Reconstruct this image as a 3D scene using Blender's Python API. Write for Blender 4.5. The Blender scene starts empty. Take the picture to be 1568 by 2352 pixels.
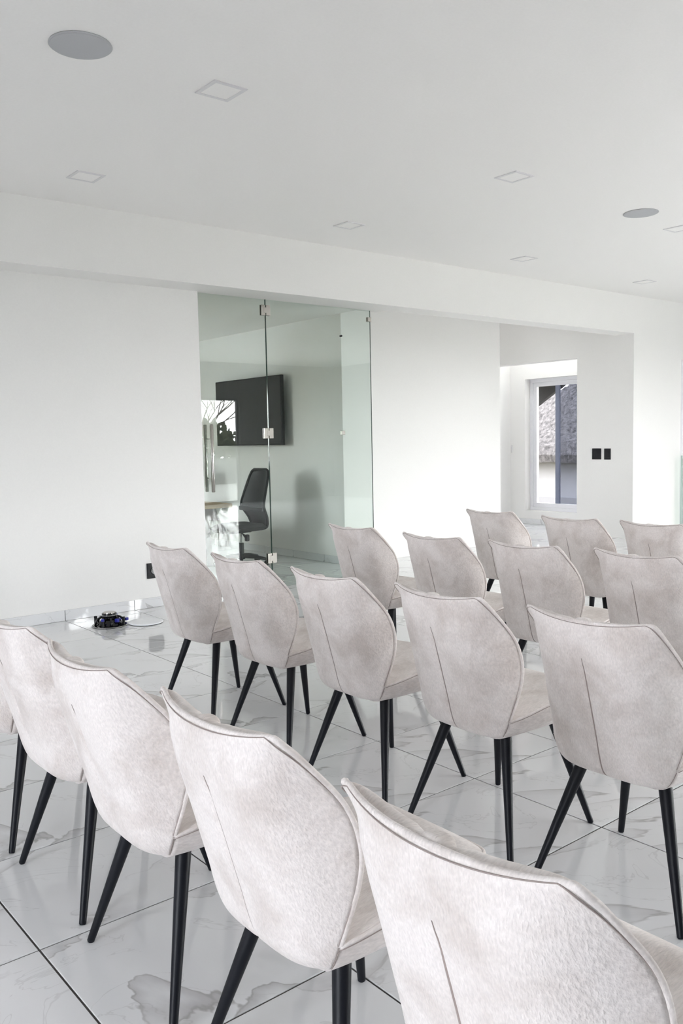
import bpy, bmesh, math, random
import numpy as np
from mathutils import Vector, Matrix

random.seed(7)
scene = bpy.context.scene
COL = scene.collection

# ------------------------------------------------------------------ camera
CAM = Vector((-2.5787, -1.7108, 1.3980))
YAW, PITCH, ROLL, FPX = 0.88268, -0.08378, -0.02050, 1968.8
cy, sy, cp, sp = math.cos(YAW), math.sin(YAW), math.cos(PITCH), math.sin(PITCH)
fwd = Vector((cy * cp, sy * cp, sp))
r0 = Vector((sy, -cy, 0.0))
u0 = r0.cross(fwd)
cr, sr = math.cos(ROLL), math.sin(ROLL)
rgt = r0 * cr + u0 * sr
up = u0 * cr - r0 * sr
cam_d = bpy.data.cameras.new('camera')
cam = bpy.data.objects.new('camera', cam_d)
COL.objects.link(cam)
cam.matrix_world = Matrix(((rgt.x, up.x, -fwd.x, CAM.x), (rgt.y, up.y, -fwd.y, CAM.y),
                           (rgt.z, up.z, -fwd.z, CAM.z), (0, 0, 0, 1)))
cam_d.sensor_fit = 'VERTICAL'
cam_d.sensor_height = 36.0
cam_d.lens = FPX / 2352.0 * 36.0
cam_d.clip_start = 0.05
cam_d.clip_end = 400
scene.camera = cam

# ------------------------------------------------------------------ world, light, exposure
SKY = 12.0
w = bpy.data.worlds.new('overcast_sky')
scene.world = w
w.use_nodes = True
nt = w.node_tree
nt.nodes.clear()
tc = nt.nodes.new('ShaderNodeTexCoord')
sep = nt.nodes.new('ShaderNodeSeparateXYZ')
ramp = nt.nodes.new('ShaderNodeValToRGB')
ramp.color_ramp.elements[0].position = 0.0
ramp.color_ramp.elements[0].color = (1.0, 0.99, 0.985, 1)
ramp.color_ramp.elements[1].position = 0.7
ramp.color_ramp.elements[1].color = (0.93, 0.96, 1.0, 1)
bg = nt.nodes.new('ShaderNodeBackground')
bg.inputs['Strength'].default_value = SKY
wo = nt.nodes.new('ShaderNodeOutputWorld')
nt.links.new(tc.outputs['Generated'], sep.inputs[0])
nt.links.new(sep.outputs['Z'], ramp.inputs[0])
nt.links.new(ramp.outputs[0], bg.inputs['Color'])
nt.links.new(bg.outputs[0], wo.inputs['Surface'])


def portal(name, loc, rot, sx, sy_):
    """a light portal in a window opening: it only guides the sky light in"""
    d = bpy.data.lights.new(name, 'AREA')
    d.shape = 'RECTANGLE'
    d.size, d.size_y = sx, sy_
    d.cycles.is_portal = True
    o = bpy.data.objects.new(name, d)
    COL.objects.link(o)
    o.location, o.rotation_euler = loc, rot
    return o


H = math.pi / 2
portal('portal_front', (6.1, -5.12, 1.2), (H, 0, 0), 4.3, 2.4)
portal('portal_rear', (-9.52, -1.5, 1.65), (H, 0, -H), 3.0, 2.3)
portal('portal_right', (11.02, -2.0, 1.2), (H, 0, H), 2.8, 2.4)
portal('portal_corridor', (8.62, 6.3, 1.25), (H, 0, H), 1.4, 2.0)
portal('portal_added_skylight', (6.65, 6.05, 3.42), (0, 0, 0), 0.3, 0.3)
portal('portal_added_skylight_passage', (7.95, 6.4, 3.42), (0, 0, 0), 0.16, 1.2)
portal('portal_meeting', (0.08, 7.7, 1.6), (H, 0, -H), .8, 1.0)

vs = scene.view_settings
vs.view_transform = 'Standard'
vs.look = 'None'
vs.gamma = 1.0
vs.use_curve_mapping = False
vs.exposure = 1.24
cyc = scene.cycles
cyc.max_bounces = 12
cyc.diffuse_bounces = 7
cyc.glossy_bounces = 5
cyc.transparent_max_bounces = 16
cyc.caustics_reflective = False
cyc.caustics_refractive = False
cyc.sample_clamp_indirect = 10.0
try:
    cyc.use_denoising = True
    cyc.denoiser = 'OPENIMAGEDENOISE'
except Exception:
    pass


# ------------------------------------------------------------------ materials
def new_mat(name):
    m = bpy.data.materials.new(name)
    m.use_nodes = True
    n = m.node_tree.nodes
    b = n['Principled BSDF']
    return m, m.node_tree, b


def plain(name, col, rough=0.5, metal=0.0, spec=0.5, bump=0.0, bscale=60.0):
    m, t, b = new_mat(name)
    b.inputs['Base Color'].default_value = (*col, 1)
    b.inputs['Roughness'].default_value = rough
    b.inputs['Metallic'].default_value = metal
    b.inputs['Specular IOR Level'].default_value = spec
    # faint tone and relief so that nothing is dead flat
    co = t.nodes.new('ShaderNodeTexCoord')
    nz = t.nodes.new('ShaderNodeTexNoise')
    nz.inputs['Scale'].default_value = bscale
    nz.inputs['Detail'].default_value = 3
    t.links.new(co.outputs['Object'], nz.inputs['Vector'])
    mx = t.nodes.new('ShaderNodeMix')
    mx.data_type = 'RGBA'
    mx.inputs[6].default_value = (*[c * 0.97 for c in col], 1)
    mx.inputs[7].default_value = (*[min(1, c * 1.02) for c in col], 1)
    t.links.new(nz.outputs['Fac'], mx.inputs[0])
    t.links.new(mx.outputs[2], b.inputs['Base Color'])
    if bump:
        bp = t.nodes.new('ShaderNodeBump')
        bp.inputs['Strength'].default_value = bump
        bp.inputs['Distance'].default_value = 0.002
        t.links.new(nz.outputs['Fac'], bp.inputs['Height'])
        t.links.new(bp.outputs[0], b.inputs['Normal'])
    return m


M = {}
M['wall'] = plain('white_wall_paint', (0.89, 0.88, 0.86), 0.6, 0, 0.3, 0.05, 90)
M['dimmed_wall'] = plain('dimmed_wall_grey', (0.15, 0.15, 0.147), 0.7)  # darkened so the unseen walls mirror only dimly in the glass
M['ceiling'] = plain('white_ceiling_paint', (0.915, 0.90, 0.88), 0.75, 0, 0.2, 0.04, 70)
M['grout'] = plain('grey_grout', (0.07, 0.064, 0.06), 0.85)
M['black_metal'] = plain('black_leg_paint', (0.005, 0.006, 0.010), 0.45, 0, 0.25)
M['black_plastic'] = plain('black_plastic', (0.007, 0.008, 0.010), 0.45, 0, 0.3)
M['black_gloss'] = plain('black_gloss', (0.006, 0.006, 0.008), 0.12)
M['blue_plastic'] = plain('blue_plastic', (0.02, 0.025, 0.33), 0.4)
M['steel'] = plain('brushed_steel', (0.44, 0.42, 0.39), 0.18, 1.0)
M['chrome'] = plain('chrome', (0.8, 0.8, 0.8), 0.06, 1.0)
M['seam'] = plain('taupe_seam', (0.36, 0.30, 0.28), 0.9)
M['upvc'] = plain('white_frame', (0.84, 0.84, 0.87), 0.3, 0, 0.5)
M['dark_frame'] = plain('dark_grey_frame', (0.05, 0.055, 0.065), 0.35)
M['post_grey'] = plain('blue_grey_post', (0.20, 0.22, 0.30), 0.5)
M['grille'] = plain('grey_speaker_cloth', (0.50, 0.505, 0.52), 0.8, 0, 0.3, 0.4, 900)
M['lamp_trim'] = plain('downlight_trim', (0.75, 0.74, 0.745), 0.5)
M['lamp_panel'] = plain('downlight_panel', (0.915, 0.90, 0.88), 0.5)
M['white_disc'] = plain('white_grille', (0.93, 0.94, 0.96), 0.5, 0, 0.3, 0.2, 900)
M['trestle'] = plain('grey_stained_timber', (0.22, 0.19, 0.20), 0.6)
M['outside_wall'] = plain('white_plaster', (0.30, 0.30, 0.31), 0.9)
M['parapet'] = plain('grey_parapet', (0.13, 0.13, 0.13), 0.9)
M['edge_light'] = plain('pale_glass_edge', (0.42, 0.55, 0.50), 0.15)
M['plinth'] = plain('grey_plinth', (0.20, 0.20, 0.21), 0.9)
M['soffit_dark'] = plain('dark_eave', (0.03, 0.03, 0.032), 0.8)
M['terrace'] = plain('terrace_paving', (0.24, 0.235, 0.22), 0.8)
M['ground'] = plain('dry_grass', (0.13, 0.12, 0.08), 0.95, 0, 0.1, 0.5, 3)
M['bark'] = plain('grey_bark', (0.09, 0.075, 0.06), 0.9)
M['leaf'] = plain('olive_leaves', (0.045, 0.055, 0.03), 0.9, 0, 0.1, 0.5, 5)
M['leaf_brown'] = plain('russet_leaves', (0.14, 0.085, 0.045), 0.9, 0, 0.1, 0.5, 5)


def glass_mat(name, tint, ior=1.45, rough=0.0, boost=1.0):
    """thin pane: clear with a tint, mirror by the Fresnel law"""
    m = bpy.data.materials.new(name)
    m.use_nodes = True
    t = m.node_tree
    t.nodes.clear()
    out = t.nodes.new('ShaderNodeOutputMaterial')
    tr = t.nodes.new('ShaderNodeBsdfTransparent')
    tr.inputs[0].default_value = (*tint, 1)
    gl = t.nodes.new('ShaderNodeBsdfGlossy')
    gl.inputs['Roughness'].default_value = rough
    fr = t.nodes.new('ShaderNodeFresnel')
    ge = t.nodes.new('ShaderNodeNewGeometry')
    mr = t.nodes.new('ShaderNodeMapRange')       # same mirror strength from either face of the pane
    mr.inputs['To Min'].default_value = ior
    mr.inputs['To Max'].default_value = 1 / ior
    t.links.new(ge.outputs['Backfacing'], mr.inputs['Value'])
    t.links.new(mr.outputs[0], fr.inputs['IOR'])
    mx = t.nodes.new('ShaderNodeMixShader')
    t.links.new(fr.outputs[0], mx.inputs[0])
    t.links.new(tr.outputs[0], mx.inputs[1])
    t.links.new(gl.outputs[0], mx.inputs[2])
    t.links.new(mx.outputs[0], out.inputs['Surface'])
    return m


M['glass'] = glass_mat('green_tinted_glass', (0.90, 0.94, 0.92), 1.5)
M['glass_edge'] = plain('glass_edge', (0.03, 0.07, 0.055), 0.15)
M['window_glass'] = glass_mat('window_glass', (0.97, 0.98, 0.98))
M['blue_glass'] = glass_mat('bluish_window_glass', (0.945, 0.968, 1.0))  # blue tint added to cool the light through the rear windows
M['grey_glass'] = glass_mat('grey_window_glass', (0.35, 0.36, 0.39))
M['dimming_glass'] = glass_mat('dimming_window_glass', (0.62, 0.615, 0.615))  # tint added to dim the over-bright view outdoors


def fabric():
    m, t, b = new_mat('cream_chenille')
    N, L = t.nodes, t.links
    co = N.new('ShaderNodeTexCoord')
    oi = N.new('ShaderNodeObjectInfo')
    # nap: soft large blotches, different on each chair
    addv = N.new('ShaderNodeVectorMath')
    addv.operation = 'ADD'
    sc = N.new('ShaderNodeVectorMath')
    sc.operation = 'SCALE'
    comb = N.new('ShaderNodeCombineXYZ')
    for k in range(3):
        L.new(oi.outputs['Random'], comb.inputs[k])
    L.new(comb.outputs[0], sc.inputs[0])
    sc.inputs['Scale'].default_value = 37.0
    L.new(co.outputs['Object'], addv.inputs[0])
    L.new(sc.outputs[0], addv.inputs[1])
    n1 = N.new('ShaderNodeTexNoise')
    n1.inputs['Scale'].default_value = 7.5
    n1.inputs['Detail'].default_value = 5
    n1.inputs['Roughness'].default_value = 0.62
    n1.inputs['Distortion'].default_value = 0.4
    L.new(addv.outputs[0], n1.inputs['Vector'])
    r1 = N.new('ShaderNodeMapRange')
    r1.inputs['From Min'].default_value = 0.42
    r1.inputs['From Max'].default_value = 0.68
    L.new(n1.outputs['Fac'], r1.inputs['Value'])
    mix = N.new('ShaderNodeMix')
    mix.data_type = 'RGBA'
    mix.inputs[6].default_value = (0.86, 0.80, 0.775, 1)
    mix.inputs[7].default_value = (0.69, 0.62, 0.585, 1)
    L.new(r1.outputs[0], mix.inputs[0])
    # ribs: short vertical ridges of the pile
    mp = N.new('ShaderNodeMapping')
    mp.inputs['Scale'].default_value = (60, 300, 120)
    mp.inputs['Rotation'].default_value = (0.12, 0, 0)
    L.new(co.outputs['Object'], mp.inputs['Vector'])
    n2 = N.new('ShaderNodeTexNoise')
    n2.inputs['Scale'].default_value = 1.0
    n2.inputs['Detail'].default_value = 2
    L.new(mp.outputs[0], n2.inputs['Vector'])
    r2 = N.new('ShaderNodeMapRange')
    r2.inputs['From Min'].default_value = 0.3
    r2.inputs['From Max'].default_value = 0.7
    r2.inputs['To Min'].default_value = 0.90
    r2.inputs['To Max'].default_value = 1.06
    L.new(n2.outputs['Fac'], r2.inputs['Value'])
    mul = N.new('ShaderNodeMix')
    mul.data_type = 'RGBA'
    mul.blend_type = 'MULTIPLY'
    mul.inputs[0].default_value = 1.0
    L.new(mix.outputs[2], mul.inputs[6])
    L.new(r2.outputs[0], mul.inputs[7])
    L.new(mul.outputs[2], b.inputs['Base Color'])
    bp = N.new('ShaderNodeBump')
    bp.inputs['Strength'].default_value = 0.8
    bp.inputs['Distance'].default_value = 0.0025
    L.new(n2.outputs['Fac'], bp.inputs['Height'])
    L.new(bp.outputs[0], b.inputs['Normal'])
    b.inputs['Roughness'].default_value = 0.92
    b.inputs['Specular IOR Level'].default_value = 0.15
    b.inputs['Sheen Weight'].default_value = 0.25
    b.inputs['Sheen Roughness'].default_value = 0.5
    return m


M['fabric'] = fabric()


def marble():
    m, t, b = new_mat('polished_marble_porcelain')
    N, L = t.nodes, t.links
    co = N.new('ShaderNodeTexCoord')
    oi = N.new('ShaderNodeObjectInfo')
    # three prints, as tiles out of one box
    mu = N.new('ShaderNodeMath')
    mu.operation = 'MULTIPLY'
    mu.inputs[1].default_value = 3.0
    L.new(oi.outputs['Random'], mu.inputs[0])
    fl = N.new('ShaderNodeMath')
    fl.operation = 'FLOOR'
    L.new(mu.outputs[0], fl.inputs[0])
    m7 = N.new('ShaderNodeMath')
    m7.operation = 'MULTIPLY'
    m7.inputs[1].default_value = 5.37
    L.new(fl.outputs[0], m7.inputs[0])
    cb = N.new('ShaderNodeCombineXYZ')
    L.new(m7.outputs[0], cb.inputs[2])
    mp = N.new('ShaderNodeMapping')
    mp.vector_type = 'TEXTURE'                    # turned first, then stretched along the veins
    mp.inputs['Rotation'].default_value = (0, 0, math.radians(-30))
    mp.inputs['Scale'].default_value = (1.25, 0.72, 1.0)
    L.new(co.outputs['Object'], mp.inputs['Vector'])
    ad = N.new('ShaderNodeVectorMath')
    ad.operation = 'ADD'
    L.new(mp.outputs[0], ad.inputs[0])
    L.new(cb.outputs[0], ad.inputs[1])
    nz = N.new('ShaderNodeTexNoise')
    nz.inputs['Scale'].default_value = 1.15
    nz.inputs['Detail'].default_value = 6
    nz.inputs['Roughness'].default_value = 0.47
    nz.inputs['Distortion'].default_value = 0.9
    L.new(ad.outputs[0], nz.inputs['Vector'])

    def ridge(level, width):
        s = N.new('ShaderNodeMath')
        s.operation = 'SUBTRACT'
        s.inputs[1].default_value = level
        L.new(nz.outputs['Fac'], s.inputs[0])
        a = N.new('ShaderNodeMath')
        a.operation = 'ABSOLUTE'
        L.new(s.outputs[0], a.inputs[0])
        r = N.new('ShaderNodeMapRange')
        r.interpolation_type = 'SMOOTHSTEP'
        r.inputs['From Min'].default_value = 0.0
        r.inputs['From Max'].default_value = width
        r.inputs['To Min'].default_value = 1.0
        r.inputs['To Max'].default_value = 0.0
        L.new(a.outputs[0], r.inputs['Value'])
        return r
    # long thin veins, and a soft grey cloud on one side of them
    thin = ridge(0.52, 0.006)
    cl = N.new('ShaderNodeMapRange')
    cl.inputs['From Min'].default_value = 0.52
    cl.inputs['From Max'].default_value = 0.575
    cl.inputs['To Min'].default_value = 1.0
    cl.inputs['To Max'].default_value = 0.0
    L.new(nz.outputs['Fac'], cl.inputs['Value'])
    up_ = N.new('ShaderNodeMapRange')
    up_.inputs['From Min'].default_value = 0.518
    up_.inputs['From Max'].default_value = 0.524
    L.new(nz.outputs['Fac'], up_.inputs['Value'])
    cm = N.new('ShaderNodeMath')
    cm.operation = 'MULTIPLY'
    L.new(cl.outputs[0], cm.inputs[0])
    L.new(up_.outputs[0], cm.inputs[1])
    n3 = N.new('ShaderNodeTexNoise')             # where the veins come and go
    n3.inputs['Scale'].default_value = 1.6
    n3.inputs['Detail'].default_value = 3
    L.new(ad.outputs[0], n3.inputs['Vector'])
    r3 = N.new('ShaderNodeMapRange')
    r3.inputs['From Min'].default_value = 0.44
    r3.inputs['From Max'].default_value = 0.62
    L.new(n3.outputs['Fac'], r3.inputs['Value'])
    c2 = N.new('ShaderNodeMath')
    c2.operation = 'MULTIPLY'
    L.new(cm.outputs[0], c2.inputs[0])
    L.new(r3.outputs[0], c2.inputs[1])
    mixa = N.new('ShaderNodeMix')
    mixa.data_type = 'RGBA'
    mixa.inputs[6].default_value = (0.79, 0.795, 0.805, 1)
    mixa.inputs[7].default_value = (0.54, 0.535, 0.545, 1)
    L.new(c2.outputs[0], mixa.inputs[0])
    r4 = N.new('ShaderNodeMapRange')
    r4.inputs['From Min'].default_value = 0.40
    r4.inputs['From Max'].default_value = 0.60
    r4.inputs['To Max'].default_value = 0.75
    L.new(n3.outputs['Fac'], r4.inputs['Value'])
    tm = N.new('ShaderNodeMath')
    tm.operation = 'MULTIPLY'
    L.new(thin.outputs[0], tm.inputs[0])
    L.new(r4.outputs[0], tm.inputs[1])
    n5 = N.new('ShaderNodeTexNoise')             # a second set of hair-fine veins
    n5.inputs['Scale'].default_value = 1.9
    n5.inputs['Detail'].default_value = 5
    n5.inputs['Roughness'].default_value = 0.55
    n5.inputs['Distortion'].default_value = 1.2
    a5 = N.new('ShaderNodeVectorMath')
    a5.operation = 'ADD'
    a5.inputs[1].default_value = (11.3, 4.7, 2.9)
    L.new(ad.outputs[0], a5.inputs[0])
    L.new(a5.outputs[0], n5.inputs['Vector'])
    s5 = N.new('ShaderNodeMath')
    s5.operation = 'SUBTRACT'
    s5.inputs[1].default_value = 0.5
    L.new(n5.outputs['Fac'], s5.inputs[0])
    b5 = N.new('ShaderNodeMath')
    b5.operation = 'ABSOLUTE'
    L.new(s5.outputs[0], b5.inputs[0])
    r5 = N.new('ShaderNodeMapRange')
    r5.interpolation_type = 'SMOOTHSTEP'
    r5.inputs['From Max'].default_value = 0.006
    r5.inputs['To Min'].default_value = 0.24
    r5.inputs['To Max'].default_value = 0.0
    L.new(b5.outputs[0], r5.inputs['Value'])
    mx5 = N.new('ShaderNodeMath')
    mx5.operation = 'MAXIMUM'
    L.new(tm.outputs[0], mx5.inputs[0])
    L.new(r5.outputs[0], mx5.inputs[1])
    tm = mx5
    mixb = N.new('ShaderNodeMix')
    mixb.data_type = 'RGBA'
    L.new(tm.outputs[0], mixb.inputs[0])
    L.new(mixa.outputs[2], mixb.inputs[6])
    mixb.inputs[7].default_value = (0.38, 0.37, 0.37, 1)
    L.new(mixb.outputs[2], b.inputs['Base Color'])
    b.inputs['Roughness'].default_value = 0.035
    b.inputs['IOR'].default_value = 1.62
    b.inputs['Specular IOR Level'].default_value = 0.5
    return m


M['marble'] = marble()


def wood():
    m, t, b = new_mat('honey_wood')
    N, L = t.nodes, t.links
    co = N.new('ShaderNodeTexCoord')
    mp = N.new('ShaderNodeMapping')
    mp.inputs['Scale'].default_value = (1.2, 16, 16)
    L.new(co.outputs['Object'], mp.inputs['Vector'])
    nz = N.new('ShaderNodeTexNoise')
    nz.inputs['Scale'].default_value = 2.5
    nz.inputs['Detail'].default_value = 6
    L.new(mp.outputs[0], nz.inputs['Vector'])
    mx = N.new('ShaderNodeMix')
    mx.data_type = 'RGBA'
    mx.inputs[6].default_value = (0.34, 0.22, 0.11, 1)
    mx.inputs[7].default_value = (0.52, 0.37, 0.21, 1)
    L.new(nz.outputs['Fac'], mx.inputs[0])
    L.new(mx.outputs[2], b.inputs['Base Color'])
    b.inputs['Roughness'].default_value = 0.45
    return m


M['wood'] = wood()


def thatch():
    m, t, b = new_mat('weathered_thatch')
    N, L = t.nodes, t.links
    co = N.new('ShaderNodeTexCoord')
    mp = N.new('ShaderNodeMapping')
    mp.inputs['Scale'].default_value = (13, 13, 7)
    mp.inputs['Rotation'].default_value = (0.5, 0.3, 0)
    L.new(co.outputs['Object'], mp.inputs['Vector'])
    nz = N.new('ShaderNodeTexNoise')
    nz.inputs['Scale'].default_value = 1.0
    nz.inputs['Detail'].default_value = 7
    nz.inputs['Roughness'].default_value = 0.65
    L.new(mp.outputs[0], nz.inputs['Vector'])
    rp = N.new('ShaderNodeMapRange')
    rp.inputs['From Min'].default_value = 0.35
    rp.inputs['From Max'].default_value = 0.66
    L.new(nz.outputs['Fac'], rp.inputs['Value'])
    mx = N.new('ShaderNodeMix')
    mx.data_type = 'RGBA'
    mx.inputs[6].default_value = (0.025, 0.023, 0.024, 1)
    mx.inputs[7].default_value = (0.17, 0.16, 0.16, 1)
    L.new(rp.outputs[0], mx.inputs[0])
    L.new(mx.outputs[2], b.inputs['Base Color'])
    bp = N.new('ShaderNodeBump')
    bp.inputs['Strength'].default_value = 1.0
    bp.inputs['Distance'].default_value = 0.12
    L.new(nz.outputs['Fac'], bp.inputs['Height'])
    L.new(bp.outputs[0], b.inputs['Normal'])
    b.inputs['Roughness'].default_value = 0.9
    return m


M['thatch'] = thatch()


# ------------------------------------------------------------------ mesh helpers
class MB:
    """collects primitives and links them as ONE mesh object"""

    def __init__(self):
        self.v, self.f, self.mi, self.sm = [], [], [], []
        self.cur, self.smooth = 0, False

    def add(self, vs_, fs_, smooth=None):
        o = len(self.v)
        self.v += [tuple(a) for a in vs_]
        s = self.smooth if smooth is None else smooth
        for f in fs_:
            self.f.append(tuple(i + o for i in f))
            self.mi.append(self.cur)
            self.sm.append(s)
        return self

    def box(self, x0, y0, z0, x1, y1, z1, bev=0.0):
        if bev <= 0:
            vs_ = [(x, y, z) for z in (z0, z1) for y in (y0, y1) for x in (x0, x1)]
            fs_ = [(0, 2, 3, 1), (4, 5, 7, 6), (0, 1, 5, 4), (2, 6, 7, 3), (0, 4, 6, 2), (1, 3, 7, 5)]
            return self.add(vs_, fs_, False)
        bm = bmesh.new()
        bmesh.ops.create_cube(bm, size=1.0)
        for q in bm.verts:
            q.co = Vector(((x0 + x1) / 2 + q.co.x * (x1 - x0), (y0 + y1) / 2 + q.co.y * (y1 - y0),
                           (z0 + z1) / 2 + q.co.z * (z1 - z0)))
        bmesh.ops.bevel(bm, geom=bm.edges[:], offset=bev, segments=2, affect='EDGES', profile=0.5)
        bm.verts.index_update()
        self.add([q.co[:] for q in bm.verts], [[q.index for q in f.verts] for f in bm.faces], False)
        bm.free()
        return self

    def tube(self, pts, rad, n=8, cap=True, closed=False):
        pts = [Vector(p) for p in pts]
        m = len(pts)
        rads = rad if isinstance(rad, (list, tuple)) else [rad] * m
        vs_, fs_ = [], []
        prev = None
        for i, p in enumerate(pts):
            a = pts[(i - 1) % m] if (i > 0 or closed) else p
            b = pts[(i + 1) % m] if (i < m - 1 or closed) else p
            d = (b - a).normalized()
            if prev is None:
                ref = Vector((0, 0, 1)) if abs(d.z) < 0.9 else Vector((1, 0, 0))
                n1 = d.cross(ref).normalized()
            else:
                n1 = (prev - d * prev.dot(d)).normalized()
            prev = n1
            n2 = d.cross(n1)
            for k in range(n):
                t = 2 * math.pi * k / n
                vs_.append(p + (n1 * math.cos(t) + n2 * math.sin(t)) * rads[i])
        for i in range(m if closed else m - 1):
            j = (i + 1) % m
            for k in range(n):
                k2 = (k + 1) % n
                fs_.append((i * n + k, i * n + k2, j * n + k2, j * n + k))
        self.add(vs_, fs_, True)
        if cap and not closed:
            o = len(self.v) - m * n
            self.f.append(tuple(o + k for k in range(n))[::-1])
            self.f.append(tuple(o + (m - 1) * n + k for k in range(n)))
            self.mi += [self.cur] * 2
            self.sm += [False] * 2
        return self

    def lathe(self, prof, n=24, c=(0, 0, 0)):
        """prof: (radius, z) from one end to the other"""
        vs_, fs_ = [], []
        for r, z in prof:
            for k in range(n):
                t = 2 * math.pi * k / n
                vs_.append((c[0] + r * math.cos(t), c[1] + r * math.sin(t), c[2] + z))
        for i in range(len(prof) - 1):
            for k in range(n):
                k2 = (k + 1) % n
                fs_.append((i * n + k, i * n + k2, (i + 1) * n + k2, (i + 1) * n + k))
        fs_.append(tuple(range(n))[::-1])
        fs_.append(tuple((len(prof) - 1) * n + k for k in range(n)))
        return self.add(vs_, fs_, False)

    def prism(self, poly, axis, a, b):
        """polygon extruded along an axis"""
        n = len(poly)

        def P(q, t):
            return {'x': (t, q[0], q[1]), 'y': (q[0], t, q[1]), 'z': (q[0], q[1], t)}[axis]
        vs_ = [P(q, a) for q in poly] + [P(q, b) for q in poly]
        fs_ = [tuple(range(n))[::-1], tuple(range(n, 2 * n))] + [(k, (k + 1) % n, n + (k + 1) % n, n + k) for k in range(n)]
        return self.add(vs_, fs_, False)

    def mesh(self, name, mats):
        me = bpy.data.meshes.new(name)
        me.from_pydata(self.v, [], self.f)
        for m in mats if isinstance(mats, (list, tuple)) else [mats]:
            me.materials.append(m)
        me.polygons.foreach_set('material_index', self.mi)
        me.polygons.foreach_set('use_smooth', self.sm)
        me.update()
        bm = bmesh.new()
        bm.from_mesh(me)
        bmesh.ops.recalc_face_normals(bm, faces=bm.faces[:])
        bm.to_mesh(me)
        bm.free()
        return me

    def build(self, name, mats, parent=None, loc=None, label=None):
        o = bpy.data.objects.new(name, self.mesh(name, mats))
        COL.objects.link(o)
        if parent:
            o.parent = parent
        if loc is not None:
            o.location = loc
        if label:
            o['label'] = label
        return o


def thing(name, label, cat, loc=(0, 0, 0), rz=0.0, group=None):
    o = bpy.data.objects.new(name, None)
    o.empty_display_size = 0.1
    COL.objects.link(o)
    o.location = loc
    o.rotation_euler = (0, 0, rz)
    o['label'], o['category'] = label, cat
    if group:
        o['group'] = group
    return o


def tag(o, label, cat, group=None):
    o['label'], o['category'] = label, cat
    if group:
        o['group'] = group
    return o


def struct(o, label=None):
    o['kind'] = 'structure'
    if label:
        o['label'] = label
    return o


def copy_tree(o, parent=None):
    c = o.copy()
    COL.objects.link(c)
    if parent:
        c.parent = parent
    for ch in list(o.children):
        copy_tree(ch, c)
    return c


def project(p):
    d = Vector(p) - CAM
    z = d.dot(fwd)
    if z < 0.05:
        return None
    return (784 + FPX * d.dot(rgt) / z, 1176 - FPX * d.dot(up) / z)


# ------------------------------------------------------------------ room shell
TILE = 0.6
X0, X1 = -9.5, 11.0
YF = -5.1
ZC = 3.2                                     # ceiling height
floor = struct(MB().box(X0 - 0.3, YF - 0.3, -0.2, X1 + 0.3, 9.9, -0.003).build('floor', M['grout']),
               'floor of polished white marble tiles with thin dark joints')


def tile_mesh(a, b):
    h, bv = 0.0, 0.0012
    m = MB()
    vs_ = [(-a, -b, -0.004), (a, -b, -0.004), (a, b, -0.004), (-a, b, -0.004),
           (-a, -b, -bv), (a, -b, -bv), (a, b, -bv), (-a, b, -bv),
           (-a + bv, -b + bv, h), (a - bv, -b + bv, h), (a - bv, b - bv, h), (-a + bv, b - bv, h)]
    fs_ = [(3, 2, 1, 0), (8, 9, 10, 11)]
    for k in range(4):
        k2 = (k + 1) % 4
        fs_ += [(k, k2, 4 + k2, 4 + k), (4 + k, 4 + k2, 8 + k2, 8 + k)]
    m.add(vs_, fs_, False)
    return m


G = 0.003
full_tile = tile_mesh(TILE / 2 - G, TILE / 2 - G).mesh('tile', M['marble'])
cut_tiles = {}
far = MB()


def in_room(cx, cy_):
    if cy_ < 4.94:
        return True
    if cx < 3.5:
        return True
    if cy_ < 5.63:
        return cx < 8.4
    return 6.16 < cx < 8.4 and cy_ < 7.3


cand = []
for i in range(-17, 19):
    for j in range(-9, 16):
        x0, x1 = i * TILE, (i + 1) * TILE
        y0, y1 = j * TILE, (j + 1) * TILE
        x0, x1, y0, y1 = max(x0, X0), min(x1, X1), max(y0, YF), min(y1, 9.6)
        if x1 - x0 < 0.02 or y1 - y0 < 0.02:
            continue
        c = ((x0 + x1) / 2, (y0 + y1) / 2)
        if not (in_room(*c) or in_room(x0 + .02, y0 + .02) or in_room(x1 - .02, y0 + .02)):
            continue
        pr = [project((x, y, 0)) for x in (x0, x1) for y in (y0, y1)]
        seen = False
        if all(q is not None for q in pr):
            xs, ys = [q[0] for q in pr], [q[1] for q in pr]
            seen = max(xs) > -5 and min(xs) < 1573 and max(ys) > 0 and min(ys) < 2357
            if c[1] > 5.0 and c[0] < 3.6:       # meeting room: only what shows through the glass
                seen = seen and max(xs) > 470 and max(ys) > 1225
            if c[0] > 8.6 or (c[1] > 5.6 and c[0] > 6.1 and max(ys) < 1190):
                seen = False
        cand.append((seen, -(abs((xs[0] - xs[3]) * (ys[1] - ys[2])) if seen else 0), x0, x1, y0, y1, c))
cand.sort(key=lambda q: (not q[0], q[1]))
for n, (seen, _, x0, x1, y0, y1, c) in enumerate(cand):
    wx, wy = x1 - x0, y1 - y0
    if seen and n < 290:
        if abs(wx - TILE) < 1e-4 and abs(wy - TILE) < 1e-4:
            me = full_tile
        else:
            k = (round(wx, 3), round(wy, 3))
            if k not in cut_tiles:
                cut_tiles[k] = tile_mesh(wx / 2 - G, wy / 2 - G).mesh('tile', M['marble'])
            me = cut_tiles[k]
        o = bpy.data.objects.new('tile', me)
        COL.objects.link(o)
        o.parent = floor
        o.location = (c[0], c[1], 0)
    else:
        t = tile_mesh(wx / 2 - G, wy / 2 - G)
        far.add([(v[0] + c[0], v[1] + c[1], v[2]) for v in t.v], t.f, False)
o = far.build('tile_field', M['marble'], floor)
o['kind'] = 'stuff'

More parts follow.
